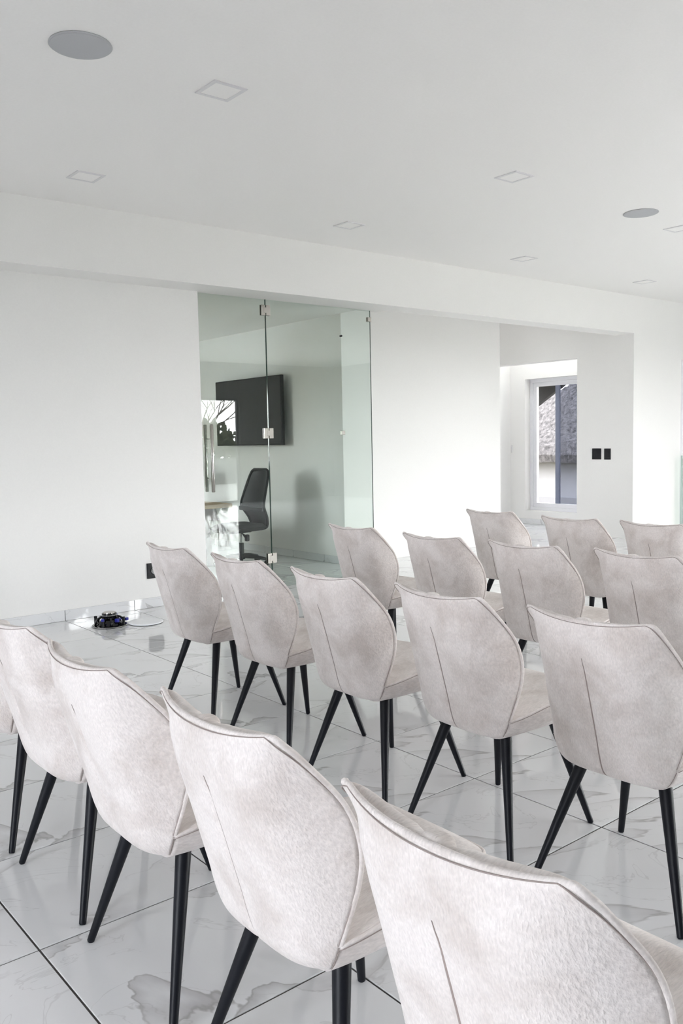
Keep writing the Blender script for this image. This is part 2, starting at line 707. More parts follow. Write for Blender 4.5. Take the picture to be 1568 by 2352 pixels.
struct(MB().box(X0 - .3, YF - .3, ZC, X1 + .3, 4.62, ZC + .2).build('ceiling', M['ceiling']),
       'smooth white ceiling of the hall')
def ceiling_with_holes(m, xs, ys, holes):
    for a0, a1 in zip(xs, xs[1:]):
        for b0, b1 in zip(ys, ys[1:]):
            if not any(h[0] <= a0 and a1 <= h[1] and h[2] <= b0 and b1 <= h[3] for h in holes):
                m.box(a0, b0, ZC, a1, b1, ZC + .2)
    return m


HOLES = [(6.5, 6.8, 5.9, 6.2), (7.87, 8.03, 5.8, 7.0)]  # added ceiling openings that let sky light into recess and passage
struct(ceiling_with_holes(MB(), [3.5, 6.5, 6.8, 7.87, 8.03, X1 + .3], [4.9, 5.8, 5.9, 6.2, 7.0, 7.5], HOLES).build('ceiling_corridor', M['ceiling']))
for k, (a0, a1, b0, b1) in enumerate(HOLES):
    struct(MB().box(a0 - .02, b0 - .02, ZC + .2, a1 + .02, b1 + .02, ZC + .212).build('window_%d' % (5 + 2 * k), M['window_glass']),
           ['small unseen skylight added to light the recess behind the beam', 'narrow unseen skylight added to light the passage'][k])
struct(MB().box(0.0, 5.02, 2.78, 3.5, 9.9, ZC + .2).build('ceiling_meeting_room', M['ceiling']))

# the long beam over the recess (front y = 4.62, underside 2.715)
struct(MB().box(X0 - .3, 4.62, 2.715, 8.83, 4.90, ZC + .2).build('trim_1', M['wall']),
       'long white beam under the ceiling')
struct(MB().box(X0 - .3, 4.90, 2.715, 3.5, 5.04, ZC + .2).build('trim_2', M['wall']))
wl = struct(MB().box(X0 - .3, 4.94, -0.1, 1.315, 5.06, 2.715).build('wall_left', M['wall']),
            'plain white wall left of the glass door')
struct(MB().box(7.65, 4.62, -0.1, 8.83, 5.50, 2.715).box(7.65, 4.90, 2.715, 8.83, 5.5, ZC + .1).build('wall_pier', M['wall']),
       'white pier carrying the right end of the beam')
struct(MB().box(7.65, 5.50, 2.47, 7.85, 7.3, ZC + .1).build('trim_3', M['wall']), 'white header over the passage')
struct(MB().box(3.5, 5.63, -0.1, 6.16, 9.9, ZC + .1).build('wall_back', M['wall']),
       'white wall to the right of the glass panel')
struct(MB().box(6.16, 7.3, -0.1, 8.75, 7.5, ZC + .1).build('wall_passage', M['wall']))
# window wall at the end of the passage, with its opening
WY0, WY1, WZ0, WZ1 = 5.62, 7.00, 0.215, 2.295
ww = MB()
ww.box(8.4, WY1, -.1, 8.75, 7.3, ZC + .1).box(8.4, 5.5, -.1, 8.75, WY0, ZC + .1)
ww.box(8.4, WY0, -.1, 8.75, WY1, WZ0).box(8.4, WY0, WZ1, 8.75, WY1, ZC + .1)
struct(ww.build('wall_window', M['wall']), 'bright white wall around the passage window')
struct(MB().box(8.83, 4.62, -.1, X1 + .3, 4.8, ZC + .1).build('wall_right_end', M['wall']))
struct(MB().box(0.0, 9.7, -.1, 3.6, 9.9, 2.98).build('wall_meeting_room', M['wall']))
# outer walls (behind the camera and to the right), with their glazed openings
wf = MB()
wf.box(X0 - .3, YF - .2, -.1, 3.95, YF, ZC).box(8.25, YF - .2, -.1, X1 + .3, YF, ZC).box(3.95, YF - .2, 2.4, 8.25, YF, ZC)
struct(wf.build('wall_front', M['dimmed_wall']))
wr = MB()
wr.box(X0 - .2, YF, -.1, X0, -3.0, ZC).box(X0 - .2, .0, -.1, X0, 9.9, ZC).box(X0 - .2, -3.0, 2.8, X0, .0, ZC).box(X0 - .2, -3.0, -.1, X0, .0, .5)
struct(wr.build('wall_rear', M['wall']))
struct(MB().box(X1, YF, -.1, X1 + .2, -3.4, ZC).box(X1, -.6, -.1, X1 + .2, 4.7, ZC).box(X1, -3.4, 2.4, X1 + .2, -.6, ZC).build('wall_right', M['dimmed_wall']))
wm = MB()
wm.box(0.0, 5.06, -.1, 0.2, 7.3, 2.8).box(0.0, 8.1, -.1, 0.2, 9.7, 2.8)
wm.box(0.0, 7.3, -.1, 0.2, 8.1, 1.1).box(0.0, 7.3, 2.1, 0.2, 8.1, 2.8)
struct(wm.build('wall_meeting_side', M['wall']))


# marble skirting, one piece per tile length
def skirting(name, x0, x1, y, axis, flip):
    top = struct(MB().box(*( (x0, y, 0, x1, y + 0.002 * flip, 0.084) if axis == 'x' else (y, x0, 0, y + 0.002 * flip, x1, 0.084))).build(name, M['grout']))
    k = math.floor(x0 / TILE)
    while k * TILE < x1:
        a, b = max(x0, k * TILE + G), min(x1, (k + 1) * TILE - G)
        if b - a > 0.02:
            m = MB()
            if axis == 'x':
                m.box(-(b - a) / 2, -0.004, 0.002, (b - a) / 2, 0.004, 0.086)
                q = m.build('skirting_tile', M['marble'], top, ((a + b) / 2, y + 0.006 * flip, 0))
            else:
                m.box(-0.004, -(b - a) / 2, 0.002, 0.004, (b - a) / 2, 0.086)
                q = m.build('skirting_tile', M['marble'], top, (y + 0.006 * flip, (a + b) / 2, 0))
        k += 1
    return top


skirting('baseboard_left', -1.8, 1.315, 4.94, 'x', -1)
skirting('baseboard_meeting_room', 5.7, 9.6, 3.5, 'y', -1)
skirting('baseboard_passage', 5.55, 7.3, 8.4, 'y', -1)


# ------------------------------------------------------------------ windows
def frame_rect(m, axis, p0, p1, a0, a1, z0, z1, wd):
    """rectangular frame lying in a plane across `axis`, between p0 and p1"""
    def bx(a, b, c, d):
        if axis == 'x':
            m.box(p0, a, c, p1, b, d, 0.004)
        else:
            m.box(a, p0, c, b, p1, d, 0.004)
    bx(a0, a1, z0, z0 + wd)
    bx(a0, a1, z1 - wd, z1)
    bx(a0, a0 + wd, z0 + wd, z1 - wd)
    bx(a1 - wd, a1, z0 + wd, z1 - wd)


win = struct(thing('window_1', 'white framed sliding window looking out on a thatched roof', 'window'))
del win['category']
m = MB()
frame_rect(m, 'x', 8.52, 8.60, WY0, WY1, WZ0, WZ1, 0.055)
m.build('outer_frame', M['upvc'], win)
m = MB()
frame_rect(m, 'x', 8.535, 8.575, WY0 + .055, WY1 - .055, WZ0 + .055, WZ1 - .055, 0.065)
m.build('sash', M['upvc'], win)
MB().box(8.54, 6.46, WZ0 + .12, 8.59, 6.525, WZ1 - .12, 0.003).build('mullion', M['post_grey'], win)
MB().box(8.553, 6.525, WZ0 + .11, 8.558, WY1 - .11, WZ1 - .11).build('pane', M['dimming_glass'], win)
MB().box(8.563, WY0 + .11, WZ0 + .11, 8.568, 6.46, WZ1 - .11).build('pane', M['grey_glass'], win, label='darker grey pane')


def glazing(name, axis, p, a0, a1, z1, n, label, z0=0.0, gm='window_glass'):
    g = struct(thing(name, label, 'window'))
    del g['category']
    st = (a1 - a0) / n
    for k in range(n):
        m = MB()
        frame_rect(m, axis, p - 0.03, p + 0.03, a0 + k * st, a0 + (k + 1) * st, z0, z1, 0.05)
        fr = m.build('door_frame', M['dark_frame'], g)
        b0, b1 = a0 + k * st + .05, a0 + (k + 1) * st - .05
        if axis == 'x':
            MB().box(p - .003, b0, z0 + .05, p + .003, b1, z1 - .05).build('pane', M[gm], fr)
        else:
            MB().box(b0, p - .003, z0 + .05, b1, p + .003, z1 - .05).build('pane', M[gm], fr)
    return g


glazing('window_2', 'y', YF - .1, 3.95, 8.25, 2.4, 4, 'glass sliding doors to the terrace, mirrored in the glass partition')
glazing('window_3', 'x', X0 - .1, -3.0, .0, 2.8, 3, 'unseen windows added behind the camera to light the room', .5, 'blue_glass')  # unseen rear opening, added to light the chair backs
glazing('window_6', 'x', X1 + .1, -3.4, -.6, 2.4, 2, 'unseen glass doors added on the far right to light the hall')  # unseen opening, added to brighten the right end of the hall
glazing('window_4', 'x', .1, 7.3, 8.1, 2.1, 1, 'unseen window added to light the meeting room', 1.1)  # unseen opening, added as the meeting room's own light

# ------------------------------------------------------------------ glass partition and door
GY = 4.985


def glass_panel(name, x0, x1, z0, z1, parent, y=GY, th=0.006, edge='glass_edge'):
    m = MB()
    bx = MB().box(x0, y - th, z0, x1, y + th, z1)
    for f, idx in zip(bx.f, range(6)):
        m.cur = 0 if idx in (2, 3) else 1
        m.add([bx.v[i] for i in f], [(0, 1, 2, 3)], False)
    return m.build(name, [M['glass'], M[edge]], parent)


door = struct(thing('door_1', 'frameless glass door with two tall steel bar handles', 'door'))
del door['category']
glass_panel('glass_pane', 1.30, 2.052, 0.012, 2.74, door)
for (yy, nm) in ((GY - 0.055, 'handle'), (GY + 0.055, 'handle')):
    m = MB()
    m.tube([(1.405, yy, 0.955), (1.405, yy, 0.96), (1.405, yy, 1.555), (1.405, yy, 1.56)], [0.013, 0.016, 0.016, 0.012], 14)
    m.build('handle', M['steel'], door)
m = MB()
for z in (1.08, 1.43):
    m.tube([(1.405, GY - 0.055, z), (1.405, GY + 0.055, z)], 0.007, 10)
m.build('handle_standoff', M['chrome'], door)
for z in (0.29, 1.475, 2.615):
    m = MB()
    for s in (-1, 1):
        yy = GY + s * 0.011
        m.box(2.052 - .050, yy - .005, z - .048, 2.052 - .004, yy + .005, z + .048, .0015)
        m.box(2.052 + .004, yy - .005, z - .048, 2.052 + .052, yy + .005, z + .048, .0015)
    m.box(2.052 - .022, GY - .018, z - .026, 2.052 + .006, GY + .018, z + .026, .002)
    m.build('hinge', M['steel'], door)

gp = thing('glass_partition', 'fixed frameless glass panel to the right of the glass door', 'glass panel')
glass_panel('glass_pane', 2.058, 3.355, 0.0, 2.74, gp)
m = MB()
m.box(3.315, GY - .016, 2.600, 3.362, GY + .016, 2.645, .003)
m.build('clamp', M['steel'], gp)
m = MB()
m.box(2.945, GY - .016, 1.450, 2.985, GY + .016, 1.490, .003)
m.build('clamp', M['steel'], gp)
m = MB()
m.tube([(2.965, GY - .012, 2.435), (2.965, GY + .012, 2.435)], 0.010, 12)
m.build('fixing_stud', M['black_plastic'], gp)
m = MB()
m.box(2.14, GY - .02, 0.0, 2.18, GY + .02, 0.06, .003)
m.build('floor_clamp', M['steel'], gp)

# ------------------------------------------------------------------ switches, socket, right edge
def plate(name, label, cat, mat, x0, y0, z0, x1, y1, z1, rock=None, group=None):
    o = MB().box(x0, y0, z0, x1, y1, z1, 0.002).build(name, mat)
    tag(o, label, cat, group)
    return o


sw1 = thing('light_switch', 'wider black switch plate on the white pier', 'switch', (7.65, 5.176, 1.136))
MB().box(-.010, -.071, -.075, 0, .071, .075, .003).build('plate', M['black_plastic'], sw1)
for yy in (-.034, .034):
    MB().box(-.014, yy - .026, -.045, -.008, yy + .026, .045, .002).build('rocker', M['black_plastic'], sw1)
sw2 = thing('light_switch', 'narrower black switch plate on the white pier, right of the wide one', 'switch', (7.65, 5.006, 1.134))
MB().box(-.010, -.050, -.075, 0, .050, .075, .003).build('plate', M['black_plastic'], sw2)
MB().box(-.014, -.026, -.045, -.008, .026, .045, .002).build('rocker', M['black_plastic'], sw2)
sw3 = thing('light_switch', 'black switch plate cut by the right edge of the frame', 'switch', (8.92, 4.62, 1.16))
MB().box(-.07, -.010, -.07, .07, 0, .07, .003).build('plate', M['black_plastic'], sw3)
MB().box(-.03, -.014, -.04, .03, -.008, .04, .002).build('rocker', M['black_plastic'], sw3)
sk = thing('wall_socket', 'square black socket plate low on the white left wall, half behind a chair', 'socket', (0.795, 4.94, 0.318))
MB().box(-.066, -.010, -.066, .066, 0, .066, .003).build('plate', M['black_plastic'], sk)
MB().lathe([(.036, 0), (.036, .002), (.030, .004)], 20).build('outlet', M['black_gloss'], sk, (0, -.009, 0)).rotation_euler = (H, 0, 0)
pl = MB().box(8.385, 7.255, 1.135, 8.40, 7.275, 1.262, .002).build('cover_plate', M['lamp_trim'])
tag(pl, 'thin pale grey cover strip on the white wall left of the passage window', 'cover plate')
struct(MB().box(8.845, 4.585, -.0, 8.905, 4.62, 2.42, .004).build('trim_4', M['upvc']))
gb = thing('glass_balustrade', 'greenish glass balustrade panel at the right edge beside the pier', 'balustrade')
glass_panel('glass_pane', 8.70, 9.9, 0.0, 1.085, gb, 4.52, .006, 'edge_light')
m = MB()
m.tube([(9.0, 4.52, 0.0), (9.0, 4.52, 0.05)], 0.02, 12)
m.build('floor_bracket', M['steel'], gb)

# ------------------------------------------------------------------ ceiling fittings
spots = [(-0.118, 2.185, 'square recessed downlight nearest the camera, upper left'),
         (-0.100, 3.937, 'square recessed downlight at the left side close to the beam'),
         (2.285, 2.237, 'square recessed downlight left of the right-hand ceiling speaker'),
         (2.208, 3.929, 'square recessed downlight near the beam in front of the glass panel'),
         (4.554, 3.958, 'square recessed downlight near the beam, left of the farthest one'),
         (6.839, 3.983, 'farthest square recessed downlight, at the far end of the beam'),
         (4.690, 2.353, 'square recessed downlight cut by the right edge of the frame')]


def downlight(x, y, label):
    t = thing('downlight', label, 'downlight', (x, y, ZC), 0, 'square downlights in the ceiling')
    m = MB()
    a, b = 0.098, 0.078
    for (x0, y0, x1, y1) in ((-a, -a, a, -b), (-a, b, a, a), (-a, -b, -b, b), (b, -b, a, b)):
        m.box(x0, y0, -.006, x1, y1, 0)
    m.build('frame', M['lamp_trim'], t)
    MB().box(-b, -b, -.0035, b, b, 0).build('diffuser', M['lamp_panel'], t)


for q in spots:
    downlight(*q)


def ceiling_speaker(x, y, label):
    t = thing('ceiling_speaker', label, 'speaker', (x, y, ZC), 0, 'round speakers in the ceiling')
    MB().lathe([(.138, 0), (.140, -.004), (.136, -.007), (.131, -.007)], 48).build('rim', M['grille'], t)
    MB().lathe([(.131, -.004), (.131, -.008), (.06, -.0095), (.01, -.010)], 48).build('grille', M['grille'], t)


ceiling_speaker(-0.892, 2.127, 'large round grey ceiling speaker in the upper left corner')
ceiling_speaker(3.918, 2.258, 'round grey ceiling speaker near the right edge')

# ------------------------------------------------------------------ loose speaker unit and its grille on the floor
sp_ = thing('loose_speaker', 'black in-ceiling speaker with blue clips lying face down by the wall', 'speaker', (0.185, 4.51, 0), 0.5)
m = MB()
m.lathe([(.118, 0.0), (.132, 0.0), (.134, .006), (.130, .012), (.112, .013)], 40)
m.build('flange', M['black_gloss'], sp_)
MB().lathe([(.1335, .004), (.1355, .006), (.1335, .008)], 40).build('rim', M['chrome'], sp_)
m = MB()
for k in range(8):
    t = 2 * math.pi * k / 8
    c_, s_ = math.cos(t), math.sin(t)
    m.tube([(.108 * c_, .108 * s_, .010), (.102 * c_, .102 * s_, .040), (.085 * c_, .085 * s_, .062), (.055 * c_, .055 * s_, .072)], .0085, 8)
m.lathe([(.060, .064), (.062, .074), (.050, .078)], 28)
m.lathe([(.10, .010), (.085, .03), (.05, .058)], 28)
m.build('basket', M['black_gloss'], sp_)
MB().lathe([(.054, .076), (.057, .080), (.057, .098), (.054, .101)], 32).build('magnet', M['black_gloss'], sp_)
MB().lathe([(.048, .100), (.047, .106), (.044, .108)], 32).build('magnet_cap', M['steel'], sp_)
MB().lathe([(.0585, .083), (.060, .085), (.0585, .087)], 32).build('magnet_ring', M['chrome'], sp_)
for k in range(4):
    t = 2 * math.pi * k / 4 + 0.2
    x_, y_ = .116 * math.cos(t), .116 * math.sin(t)
    q = MB().box(x_ - .008, y_ - .008, .008, x_ + .008, y_ + .008, .055, .002).build('clip', M['black_plastic'], sp_)
    MB().box(x_ - .009, y_ - .009, .055, x_ + .009, y_ + .009, .073, .002).build('clip_tip', M['blue_plastic'] if k % 2 == 0 else M['black_plastic'], q)
MB().box(-.03, -.098, .036, .018, -.07, .062, .003).build('terminal', M['blue_plastic'], sp_)
MB().box(.112, -.075, .020, .142, -.052, .042, .003).build('terminal', M['blue_plastic'], sp_)
gd = MB().lathe([(.130, .004), (.1345, .006), (.1345, .011), (.131, .0135), (.01, .0135)], 48).build('speaker_grille', M['white_disc'])
MB().lathe([(.128, 0), (.129, .0055)], 48).build('rim', M['black_plastic'], gd)
gd.location = (0.435, 4.40, 0)
tag(gd, 'round white speaker grille lying flat on the floor beside the loose speaker', 'grille')

# ------------------------------------------------------------------ the upholstered chair
ROWS = [  # z, half width, x of the edge, x of the centre
    (0.888, .188, -.324, -.356), (0.8855, .200, -.323, -.356), (0.878, .2085, -.317, -.356), (0.862, .2135, -.300, -.3555),
    (0.840, .217, -.276, -.353), (0.800, .2245, -.238, -.347), (0.750, .231, -.195, -.338), (0.700, .235, -.167, -.324),
    (0.640, .237, -.153, -.306), (0.580, .232, -.156, -.289), (0.520, .221, -.169, -.272), (0.470, .210, -.182, -.259),
    (0.440, .201, -.186, -.250), (0.415, .189, -.187, -.240), (0.397, .174, -.182, -.226), (0.387, .155, -.168, -.205),
    (0.383, .130, -.135, -.165)]
RA = np.array(ROWS)


def resample(A, per):
    """Catmull-Rom through the rows"""
    out = []
    n = len(A)
    for i in range(n - 1):
        p0, p1, p2, p3 = A[max(i - 1, 0)], A[i], A[i + 1], A[min(i + 2, n - 1)]
        for k in range(per):
            t = k / per
            out.append(0.5 * (2 * p1 + (p2 - p0) * t + (2 * p0 - 5 * p1 + 4 * p2 - p3) * t * t + (3 * p1 - p0 - 3 * p2 + p3) * t ** 3))
    out.append(A[-1])
    return np.array(out)


RS = resample(RA, 3)
half = [0, .018, .04, .07, .13, .2, .28, .36, .44, .52, .6, .67, .74, .8, .85, .89, .925, .955, .98, 1.0]
US = np.array([-u for u in half[:0:-1]] + half)


def sstep(a, b, t):
    t = np.clip((t - a) / (b - a), 0, 1)
    return t * t * (3 - 2 * t)


def shell():
    """outer face of the back, rows top to bottom, columns right to left"""
    P = np.zeros((len(RS), len(US), 3))
    for i, (z, ye, xe, xc) in enumerate(RS):
        top = sstep(.80, .888, z)
        for j, u in enumerate(US):
            a = abs(u)
            pw = 4.5 - 2.3 * top
            x = xe + (xc - xe) * (1 - a ** pw)
            zz = z - 0.016 * top * (1 - a ** 2.2)
            # the pulled-in centre seam
            x += 0.007 * math.exp(-((u * ye) / .006) ** 2) * sstep(.775, .72, z) if z < .775 else 0
            P[i, j] = (x, u * ye, zz)
    return P


OUT = shell()


def normals(P):
    du = np.gradient(P, axis=1)
    dv = np.gradient(P, axis=0)
    n = np.cross(du, dv)
    n /= np.linalg.norm(n, axis=2, keepdims=True) + 1e-9
    return n


NRM = normals(OUT)
if NRM[len(RS) // 2, len(US) // 2, 0] > 0:
    NRM = -NRM                                   # pointing backwards, out of the back


def inner():
    P = OUT.copy()
    zs = RS[:, 0]
    for i in range(len(RS)):
        for j, u in enumerate(US):
            a = abs(u)
            edge = min(1.0, (1 - a) / .6)
            topd = min(1.0, max(0.0, (0.888 - zs[i]) / .15))
            f = math.sqrt(max(0, 1 - (1 - edge) ** 2)) * math.sqrt(max(0, 1 - (1 - topd) ** 2))
            lobe = 1 - .42 * math.exp(-((a - .15) / .05) ** 2)
            th = .010 + .052 * f * lobe
            P[i, j] = OUT[i, j] - NRM[i, j] * th
            # the cushion stands a little above the rear edge
            rise = math.exp(-((zs[i] - .872) / .022) ** 2) * (1 - a ** 2.5)
            P[i, j, 2] += (.013 * lobe + .007 * math.exp(-(a / .10) ** 4)) * rise
            if zs[i] > .86:
                P[i, j, 0] += .010 * rise
    return P


INN = inner()


def grid_faces(nr, nc, o=0, flip=False):
    f = []
    for i in range(nr - 1):
        for j in range(nc - 1):
            q = (o + i * nc + j, o + i * nc + j + 1, o + (i + 1) * nc + j + 1, o + (i + 1) * nc + j)
            f.append(q[::-1] if flip else q)
    return f


def back_mesh():
    nr, nc = OUT.shape[:2]
    m = MB()
    N_ = nr * nc
    vs_ = list(map(tuple, OUT.reshape(-1, 3))) + list(map(tuple, INN.reshape(-1, 3)))
    fs_ = grid_faces(nr, nc) + grid_faces(nr, nc, N_, True)
    rim = [(0, j) for j in range(nc)] + [(i, nc - 1) for i in range(1, nr)] + [(nr - 1, j) for j in range(nc - 2, -1, -1)] + [(i, 0) for i in range(nr - 2, 0, -1)]
    ids = [i * nc + j for i, j in rim]
    for a, b in zip(ids, ids[1:] + ids[:1]):
        fs_.append((a, b, b + N_, a + N_))
    m.add(vs_, fs_, True)
    return m


# seat block
SE = [(-.183, .205, .456), (-.15, .212, .461), (-.10, .219, .469), (-.03, .225, .482), (.04, .228, .492), (.11, .227, .499),
      (.17, .219, .501), (.215, .203, .498), (.245, .178, .491), (.263, .140, .483), (.272, .09, .477), (.275, .03, .474)]
SE = resample(np.array(SE), 2)
SECT = [(0, 0), (.45, .002), (.68, .010), (.80, .09), (.86, .20), (.925, .42), (.972, .70), (.996, .93), (1.0, 1.0)]


def seat_sections():
    S = []
    for k, (x, wd, ze) in enumerate(SE):
        zb = .381 + .018 * sstep(.15, .275, x) + .03 * sstep(.24, .276, x)
        right = [(x, wd * a, zb + (ze - zb) * t) for a, t in SECT]
        dome = .016 * (1 - .6 * sstep(.2, .275, x))
        top = [(x, wd * a, ze + dome * math.sqrt(max(0, 1 - a ** 4)) - (.012 * (1 - a * a) if x < .1 else .012 * (1 - a * a) * (1 - sstep(.1, .25, x))))
               for a in (.97, .9, .75, .55, .3, 0)]
        hl = right + top
        loop = hl + [(p[0], -p[1], p[2]) for p in hl[-2:0:-1]]
        S.append(loop)
    return S


def seat_mesh():
    S = seat_sections()
    n = len(S[0])
    m = MB()
    vs_ = [p for s in S for p in s]
    fs_ = []
    for i in range(len(S) - 1):
        for k in range(n):
            k2 = (k + 1) % n
            fs_.append((i * n + k, i * n + k2, (i + 1) * n + k2, (i + 1) * n + k))
    fs_.append(tuple(range(n)))
    fs_.append(tuple((len(S) - 1) * n + k for k in range(n))[::-1])
    m.add(vs_, fs_, True)
    return m


def edge_path():
    """rear edge of the back from the right junction over the top to the left one"""
    nr, nc = OUT.shape[:2]
    i1 = max(i for i in range(nr) if RS[i, 0] > .452)
    R = [tuple(OUT[i, 0]) for i in range(i1, 0, -1)]
    T = [tuple(OUT[0, j]) for j in range(nc)]
    Lf = [tuple(OUT[i, nc - 1]) for i in range(1, i1 + 1)]
    return R + T + Lf, [NRM[i, 0] for i in range(i1, 0, -1)] + [NRM[0, j] for j in range(nc)] + [NRM[i, nc - 1] for i in range(1, i1 + 1)]


EP, EN = edge_path()


def piping_meshes():
    pip, seam = MB(), MB()
    mid = np.array([0, 0, .65])
    pts, spts = [], []
    for p, n in zip(EP, EN):
        p = np.array(p)
        out = p - mid
        out[0] = 0
        out /= np.linalg.norm(out)
        pts.append(p - n * .006 + out * .003)
        spts.append(p + n * .0010 - out * .0020 + np.array([-.0014, 0, 0]))
    pip.tube(pts, .0062, 8)
    seam.tube(spts, .0011, 5)
    sr_ = [(x, wd + .001, ze + .001) for x, wd, ze in SE]
    loop = [(x, -y, z) for x, y, z in sr_] + sr_[::-1]
    pip.tube(loop, .0050, 8)
    low = [(x, -(wd + .0045), ze - .0045) for x, wd, ze in SE] + [(x, wd + .0045, ze - .0045) for x, wd, ze in SE[::-1]]
    seam.tube(low, .0010, 5)
    # side seams where the back panel meets the seat side
    for s in (0, OUT.shape[1] - 1):
        col = [tuple(OUT[i, s] + np.array([.001, .0005 * (1 if s else -1), 0])) for i in range(len(RS)) if .388 < RS[i, 0] < .458]
        seam.tube(col, .0011, 5)
    return pip, seam


def back_seam_mesh():
    c = OUT.shape[1] // 2
    pts, rad = [], []
    for i in range(len(RS)):
        if RS[i, 0] < .772:
            pts.append(OUT[i, c] + np.array([-.0006, 0, 0]))
            rad.append(.0006 + .0018 * min(1, (.772 - RS[i, 0]) / .08))
    return MB().tube(pts, rad, 6)


def leg_mesh(foot, head):
    f, h = Vector(foot), Vector(head)
    d = h - f
    pts = [f, f + d * .008, f + d * .03, f + d * .3, f + d * .62, f + d * .9, h]
    m = MB()
    m.tube(pts, [.0085, .0105, .0108, .0135, .0170, .0198, .0205], 18)
    return m


chair_proto = thing('dining_chair', 'proto', 'chair')
parts = []
pip, seam = piping_meshes()
back_mesh().build('backrest', M['fabric'], chair_proto)
seat_mesh().build('seat', M['fabric'], chair_proto)
pip.build('piping', M['fabric'], chair_proto)
seam.build('edge_seam', M['seam'], chair_proto, label='taupe stitched seam along the piping')
back_seam_mesh().build('back_seam', M['seam'], chair_proto, label='taupe seam down the middle of the back')
for s in (1, -1):
    leg_mesh((-.227, s * .247, 0), (-.118, s * .130, .405)).build('leg', M['black_metal'], chair_proto)
    leg_mesh((.227, s * .225, 0), (.120, s * .125, .410)).build('leg', M['black_metal'], chair_proto)

G1, G2, G3, G4 = 'chairs of the nearest row', 'chairs of the second row', 'chairs of the third row', 'chairs of the farthest row'
CH = [
    (-1.440, 1.480, 0.010, G1, 'cream chenille chair at the left edge, only a sliver of its back in view'),
    (-1.434, 0.890, 0.011, G1, 'cream chenille chair of the nearest row cut by the left edge of the frame'),
    (-1.452, 0.294, -0.014, G1, 'cream chenille chair of the nearest row, third counting from the left edge'),
    (-1.442, -0.317, -0.007, G1, 'cream chenille chair of the nearest row, directly left of the largest one'),
    (-1.471, -0.947, 0.002, G1, 'largest cream chenille chair, in the bottom right corner with no legs in view'),
    (-0.223, 2.164, -0.001, G2, 'cream chenille chair of the second row in front of the socket on the left wall'),
    (-0.222, 1.518, -0.014, G2, 'cream chenille chair of the second row in front of the glass door'),
    (-0.237, 0.873, -0.021, G2, 'cream chenille chair in the middle of the second row'),
    (-0.213, 0.280, -0.042, G2, 'cream chenille chair of the second row, fourth from the left wall'),
    (-0.204, -0.292, 0.006, G2, 'cream chair cut by the right edge, the largest of the second row'),
    (1.001, 2.172, -0.020, G3, 'greyer cream chair of the third row in front of the fixed glass panel'),
    (0.955, 1.468, 0.004, G3, 'greyer cream chair of the third row, second from the glass panel'),
    (0.988, 0.889, -0.003, G3, 'greyer cream chair of the third row, third from the glass panel'),
    (1.046, 0.312, -0.041, G3, 'greyer cream chair of the third row cut by the right edge of the frame'),
    (2.304, 2.227, -0.004, G4, 'taupe looking chair of the farthest row, leftmost, in front of the white wall'),
    (2.210, 1.497, -0.015, G4, 'taupe looking chair of the farthest row under the passage window'),
    (2.233, 0.937, -0.050, G4, 'taupe looking chair of the farthest row at the right edge, under the switches'),
]
for k, (x, y, rz, g, lab) in enumerate(CH):
    o = chair_proto if k == 0 else copy_tree(chair_proto)
    o.location = (x, y, 0)
    o.rotation_euler = (0, 0, rz)
    o['label'], o['group'] = lab, g

# ------------------------------------------------------------------ meeting room behind the glass
tv = thing('television', 'large black flat screen on the meeting room wall behind the glass', 'television', (3.39, 7.335, 1.768))
MB().box(-.022, -.735, -.415, .022, .735, .415, .006).build('bezel', M['black_plastic'], tv)
MB().box(-.0245, -.722, -.400, -.0215, .722, .402).build('screen', M['black_gloss'], tv)
MB().box(.022, -.2, -.15, .109, .2, .15).build('wall_bracket', M['black_plastic'], tv)

off = thing('office_chair', 'black mesh office chair seen whole through the glass door', 'chair', (2.70, 6.52, 0), 0.0, 'office chairs in the meeting room')


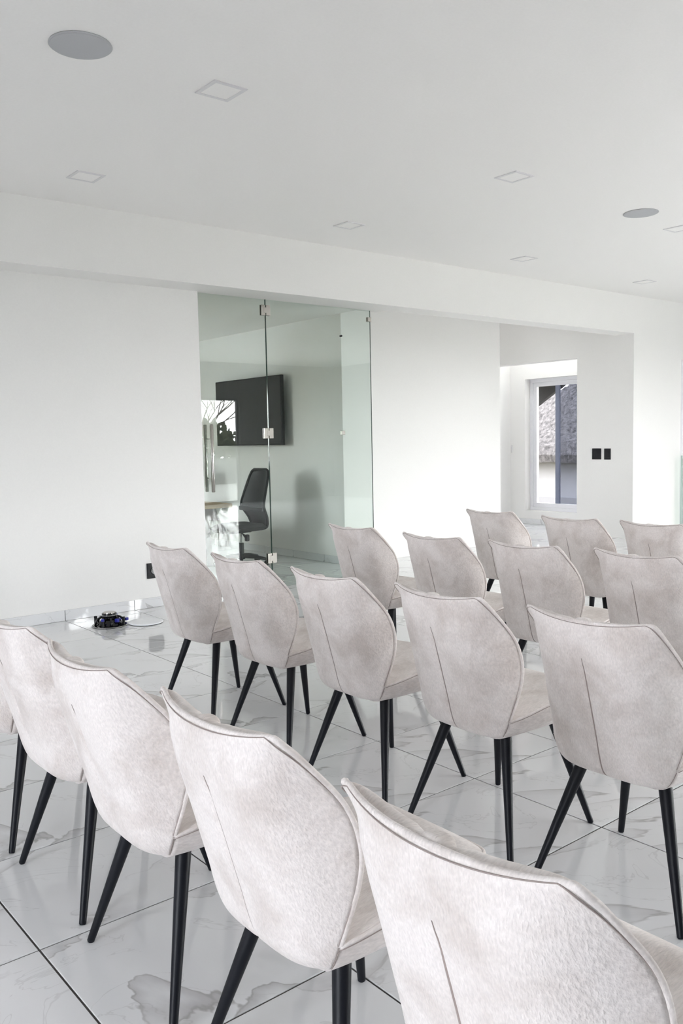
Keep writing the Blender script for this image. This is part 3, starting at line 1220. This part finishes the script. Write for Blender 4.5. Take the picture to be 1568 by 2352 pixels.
def office_parts(t):
    # faces -x
    m = MB()
    for k in range(5):
        a = 2 * math.pi * k / 5 + 0.35
        c_, s_ = math.cos(a), math.sin(a)
        m.tube([(.03 * c_, .03 * s_, .105), (.17 * c_, .17 * s_, .095), (.30 * c_, .30 * s_, .070)], [.028, .022, .016], 8)
    m.lathe([(.04, .07), (.045, .10), (.035, .13)], 16)
    m.build('star_base', M['black_plastic'], t)
    for k in range(5):
        a = 2 * math.pi * k / 5 + 0.35
        c_, s_ = math.cos(a), math.sin(a)
        x_, y_ = .30 * c_, .30 * s_
        m = MB()
        for d in (-.014, .014):
            p0 = Vector((x_ - s_ * d, y_ + c_ * d, .029))
            m.tube([p0 - Vector((-s_, c_, 0)) * .008, p0 + Vector((-s_, c_, 0)) * .008], .0288, 14)
        m.tube([(x_, y_, .03), (x_, y_, .075)], .008, 8)
        m.build('caster', M['black_plastic'], t)
    MB().lathe([(.030, .11), (.030, .25), (.026, .255)], 16).build('column_cover', M['black_plastic'], t)
    MB().lathe([(.014, .24), (.014, .39)], 14).build('gas_lift', M['chrome'], t)
    m = MB()
    m.box(-.11, -.08, .372, .10, .08, .41, .012)
    m.build('mechanism', M['black_plastic'], t)
    m = MB()
    m.tube([(-.06, -.06, .385), (-.08, -.16, .375), (-.085, -.24, .34)], [.008, .008, .018], 8)
    m.box(-.11, -.275, .30, -.06, -.235, .375, .012)
    m.build('lever', M['black_plastic'], t)
    # seat: waterfall front, rounded
    bm = bmesh.new()
    bmesh.ops.create_grid(bm, x_segments=14, y_segments=12, size=.5)
    base = []
    for q in bm.verts:
        u, v = q.co.x * 2, q.co.y * 2
        rx = math.sqrt(max(0, 1 - .12 * v * v))
        base.append((u * .262 * rx - .03, v * .235 * math.sqrt(max(0, 1 - .15 * u * u)), u, v))
    bm.verts.index_update()
    quads = [[q.index for q in f.verts] for f in bm.faces]
    bm.free()
    e = lambda u, v: (max(0, 1 - abs(u) ** 8) * max(0, 1 - abs(v) ** 8)) ** .5
    topv = [(x, y, .440 + .046 * e(u, v) - .02 * sstep(-.45, -1.0, u) - .01 * (1 - v * v)) for x, y, u, v in base]
    botv = [(x, y, .438 - .048 * e(u, v) - .02 * sstep(-.45, -1.0, u)) for x, y, u, v in base]
    m = MB()
    m.add(topv, quads, True)
    m.add(botv, [f[::-1] for f in quads], True)
    m.build('seat', plain_seat, t)
    # back: a bent frame with mesh, sweeping down into the seat
    prof = [(.215, .40, .10), (.255, .43, .155), (.235, .53, .19), (.185, .62, .222), (.165, .68, .232), (.19, .78, .222), (.23, .90, .205), (.265, 1.0, .187), (.283, 1.055, .165), (.288, 1.08, .12)]
    pr = resample(np.array(prof), 3)
    loopL = [(x + .03 * 0, y, z) for x, z, y in pr]
    loop = loopL + [(x, -y, z) for x, y, z in loopL[::-1]]
    MB().tube(loop, .016, 8, True, True).build('back_frame', M['black_plastic'], t)
    m = MB()
    cols = 9
    V = []
    for x, z, y in pr:
        for c_ in range(cols):
            a = -1 + 2 * c_ / (cols - 1)
            V.append((x + .035 * (1 - a * a), a * y, z))
    fs_ = grid_faces(len(pr), cols)
    NV = len(V)
    V2 = [(x + .004, y, z) for x, y, z in V]
    m.add(V + V2, fs_ + grid_faces(len(pr), cols, NV, True), True)
    m.build('back_mesh', M['black_plastic'], t)
    MB().box(.13, -.235, .61, .165, .235, .66, .01).build('lumbar_bar', M['black_plastic'], t)


plain_seat = plain('dark_seat_cloth', (0.03, 0.03, 0.032), 0.9)
office_parts(off)
off2 = copy_tree(off)
off2.location = (2.76, 8.2, 0)
off2.rotation_euler = (0, 0, 0.15)
off2['label'] = 'second black office chair, behind the wooden table and the door handles'

tb = thing('meeting_table', 'wooden meeting table on grey trestle legs behind the glass door', 'table', (1.55, 7.15, 0))
MB().box(-1.10, -.50, .655, 1.13, .50, .70, .004).build('tabletop', M['wood'], tb)
for s in (-1, 1):
    m = MB()
    # trestle of two splayed legs with a deep rail
    for q in (-1, 1):
        m.prism([(q * .43, 0), (q * .36, 0), (q * .27, .655), (q * .34, .655)] if q < 0 else [(.36, 0), (.43, 0), (.34, .655), (.27, .655)], 'x', s * .86 - .04, s * .86 + .04)
    m.build('trestle', M['trestle'], tb)
MB().prism([(-1.0, .655), (1.02, .655), (1.08, .50), (-1.06, .50)], 'y', -.30, -.25).build('apron', M['trestle'], tb)

# ------------------------------------------------------------------ outdoors
struct(MB().box(X0 - 12, -14, -.35, X1 + 4, YF - .3, -.05).build('terrace', M['terrace']), 'paved terrace outside the glass doors')
MB().box(X0 - 9, YF - .3, -.35, X0 - .5, 9.9, -.05).build('terrace_rear', M['terrace'])['kind'] = 'structure'
par = struct(MB().box(X0 - 12, -14.2, -.3, X1 + 4, -14.0, .85).build('trim_5', M['parapet']))
struct(MB().box(-160, -160, -3.0, 160, 160, -2.6).build('ground', M['ground']), 'dry grass around the house')

# thatched house seen through the passage window
th = thing('thatched_house', 'white walled house with a grey thatched roof outside the passage window', 'house', (19.0, 9.5, -2.6))
MB().box(-2.8, -4.9, 0, 2.9, 4.6, 3.6).build('house_wall', M['outside_wall'], th)
MB().box(-2.85, -4.95, 0, 2.95, 4.65, 2.37).build('plinth', M['plinth'], th)


def thatch_roof():
    nx, ny = 56, 90
    m = MB()
    rnd = random.Random(3)
    V = []
    x0, x1, y0, y1 = -3.4, 3.5, -5.5, 5.4
    for j in range(ny + 1):
        for i in range(nx + 1):
            x = x0 + (x1 - x0) * i / nx
            y = y0 + (y1 - y0) * j / ny
            d = min(x - x0, x1 - x, (y - y0) * .81, (y1 - y) * .81)
            z = 3.50 + .10 * min(1, d / .12) + d * 1.0 + rnd.uniform(-.02, .02)
            V.append((x, y, z))
    F = grid_faces(ny + 1, nx + 1)
    NV = len(V)
    B = [(x * .985, y * .985, z - .20) for x, y, z in V]
    m.add(V + B, F + grid_faces(ny + 1, nx + 1, NV, True), False)
    nc = nx + 1
    rim = [j for j in range(nc)] + [j * nc + nx for j in range(1, ny + 1)] + [ny * nc + j for j in range(nx - 1, -1, -1)] + [j * nc for j in range(ny - 1, 0, -1)]
    m.add([V[i] for i in rim] + [B[i] for i in rim], [(k, (k + 1) % len(rim), len(rim) + (k + 1) % len(rim), len(rim) + k) for k in range(len(rim))], False)
    return m


thatch_roof().build('thatch_roof', M['thatch'], th)
# the house's own dark verge over the window
vg = MB()
vg.prism([(7.7, 1.707), (5.2, 3.182), (5.2, 3.60), (7.7, 2.125)], 'x', 9.17, 9.25)
vg.prism([(7.7, 2.045), (5.2, 3.52), (5.2, 3.60), (7.7, 2.125)], 'x', 8.76, 9.25)
struct(vg.build('trim_6', M['soffit_dark']), 'dark sloping roof edge above the passage window')


# trees beyond the terrace (they show in the mirror of the glass)
def tree(x, y, h, r, label, mat, bare=False, seed=1):
    rnd = random.Random(seed)
    t = thing('bare_tree' if bare else 'bushy_tree', label, 'tree', (x, y, -2.6), 0, 'trees beyond the terrace')
    m = MB()
    if bare:
        def branch(p, d, ln, rad, dep):
            q = p + d * ln
            m.tube([p, (p + q) / 2 + Vector((rnd.uniform(-.1, .1), rnd.uniform(-.1, .1), 0)) * ln, q], [rad, rad * .8, rad * .6], 5, False)
            if dep:
                for _ in range(3):
                    d2 = (d + Vector((rnd.uniform(-.8, .8), rnd.uniform(-.8, .8), rnd.uniform(-.1, .5)))).normalized()
                    branch(q, d2, ln * .68, rad * .55, dep - 1)
        branch(Vector((0, 0, 0)), Vector((0, 0, 1)), h * .38, .16, 4)
        m.build('trunk', M['bark'], t)
        return t
    m.tube([(0, 0, 0), (.1, .05, h * .3), (.05, .1, h * .55)], [.22, .17, .1], 8)
    m.build('trunk', M['bark'], t)
    m = MB()
    for k in range(520):
        a, b_, c_ = rnd.gauss(0, 1), rnd.gauss(0, 1), rnd.gauss(0, 1)
        n_ = math.sqrt(a * a + b_ * b_ + c_ * c_)
        rr = rnd.uniform(.55, 1.0)
        p = Vector((a / n_ * r * rr, b_ / n_ * r * rr, h * .62 + c_ / n_ * h * .38 * rr))
        s = rnd.uniform(.18, .42)
        d1 = Vector((rnd.uniform(-1, 1), rnd.uniform(-1, 1), rnd.uniform(-1, 1))).normalized()
        d2 = d1.orthogonal().normalized()
        d3 = d1.cross(d2)
        m.add([p + d1 * s, p + d2 * s * .6, p - d1 * s, p - d2 * s * .6, p + d3 * s * .35],
              [(0, 1, 4), (1, 2, 4), (2, 3, 4), (3, 0, 4), (3, 2, 1, 0)], False)
    o_ = m.build('crown', mat, t)
    o_['kind'] = 'stuff'
    return t


tree(16.0, -31, 5.0, 2.3, 'olive bushy tree mirrored in the glass door, left of the bare tree', M['leaf'], seed=2)
tree(22.2, -31, 5.5, 2.4, 'olive bushy tree mirrored beside the bare tree', M['leaf'], seed=3)
tree(19.2, -27, 7.4, 2.0, 'bare branching tree mirrored in the glass door', M['bark'], True, seed=5)
tree(23.6, -25.5, 4.4, 2.2, 'low russet bushy tree mirrored in the glass door', M['leaf_brown'], seed=6)
tree(28.5, -33, 5.6, 2.7, 'dark bushy tree at the right of the mirrored row', M['leaf'], seed=8)
tree(10.5, -32, 5.2, 2.5, 'bushy tree at the left end of the mirrored row', M['leaf'], seed=9)
tree(18.6, -36, 5.6, 2.4, 'farther olive bushy tree mirrored behind the bare tree', M['leaf'], seed=11)
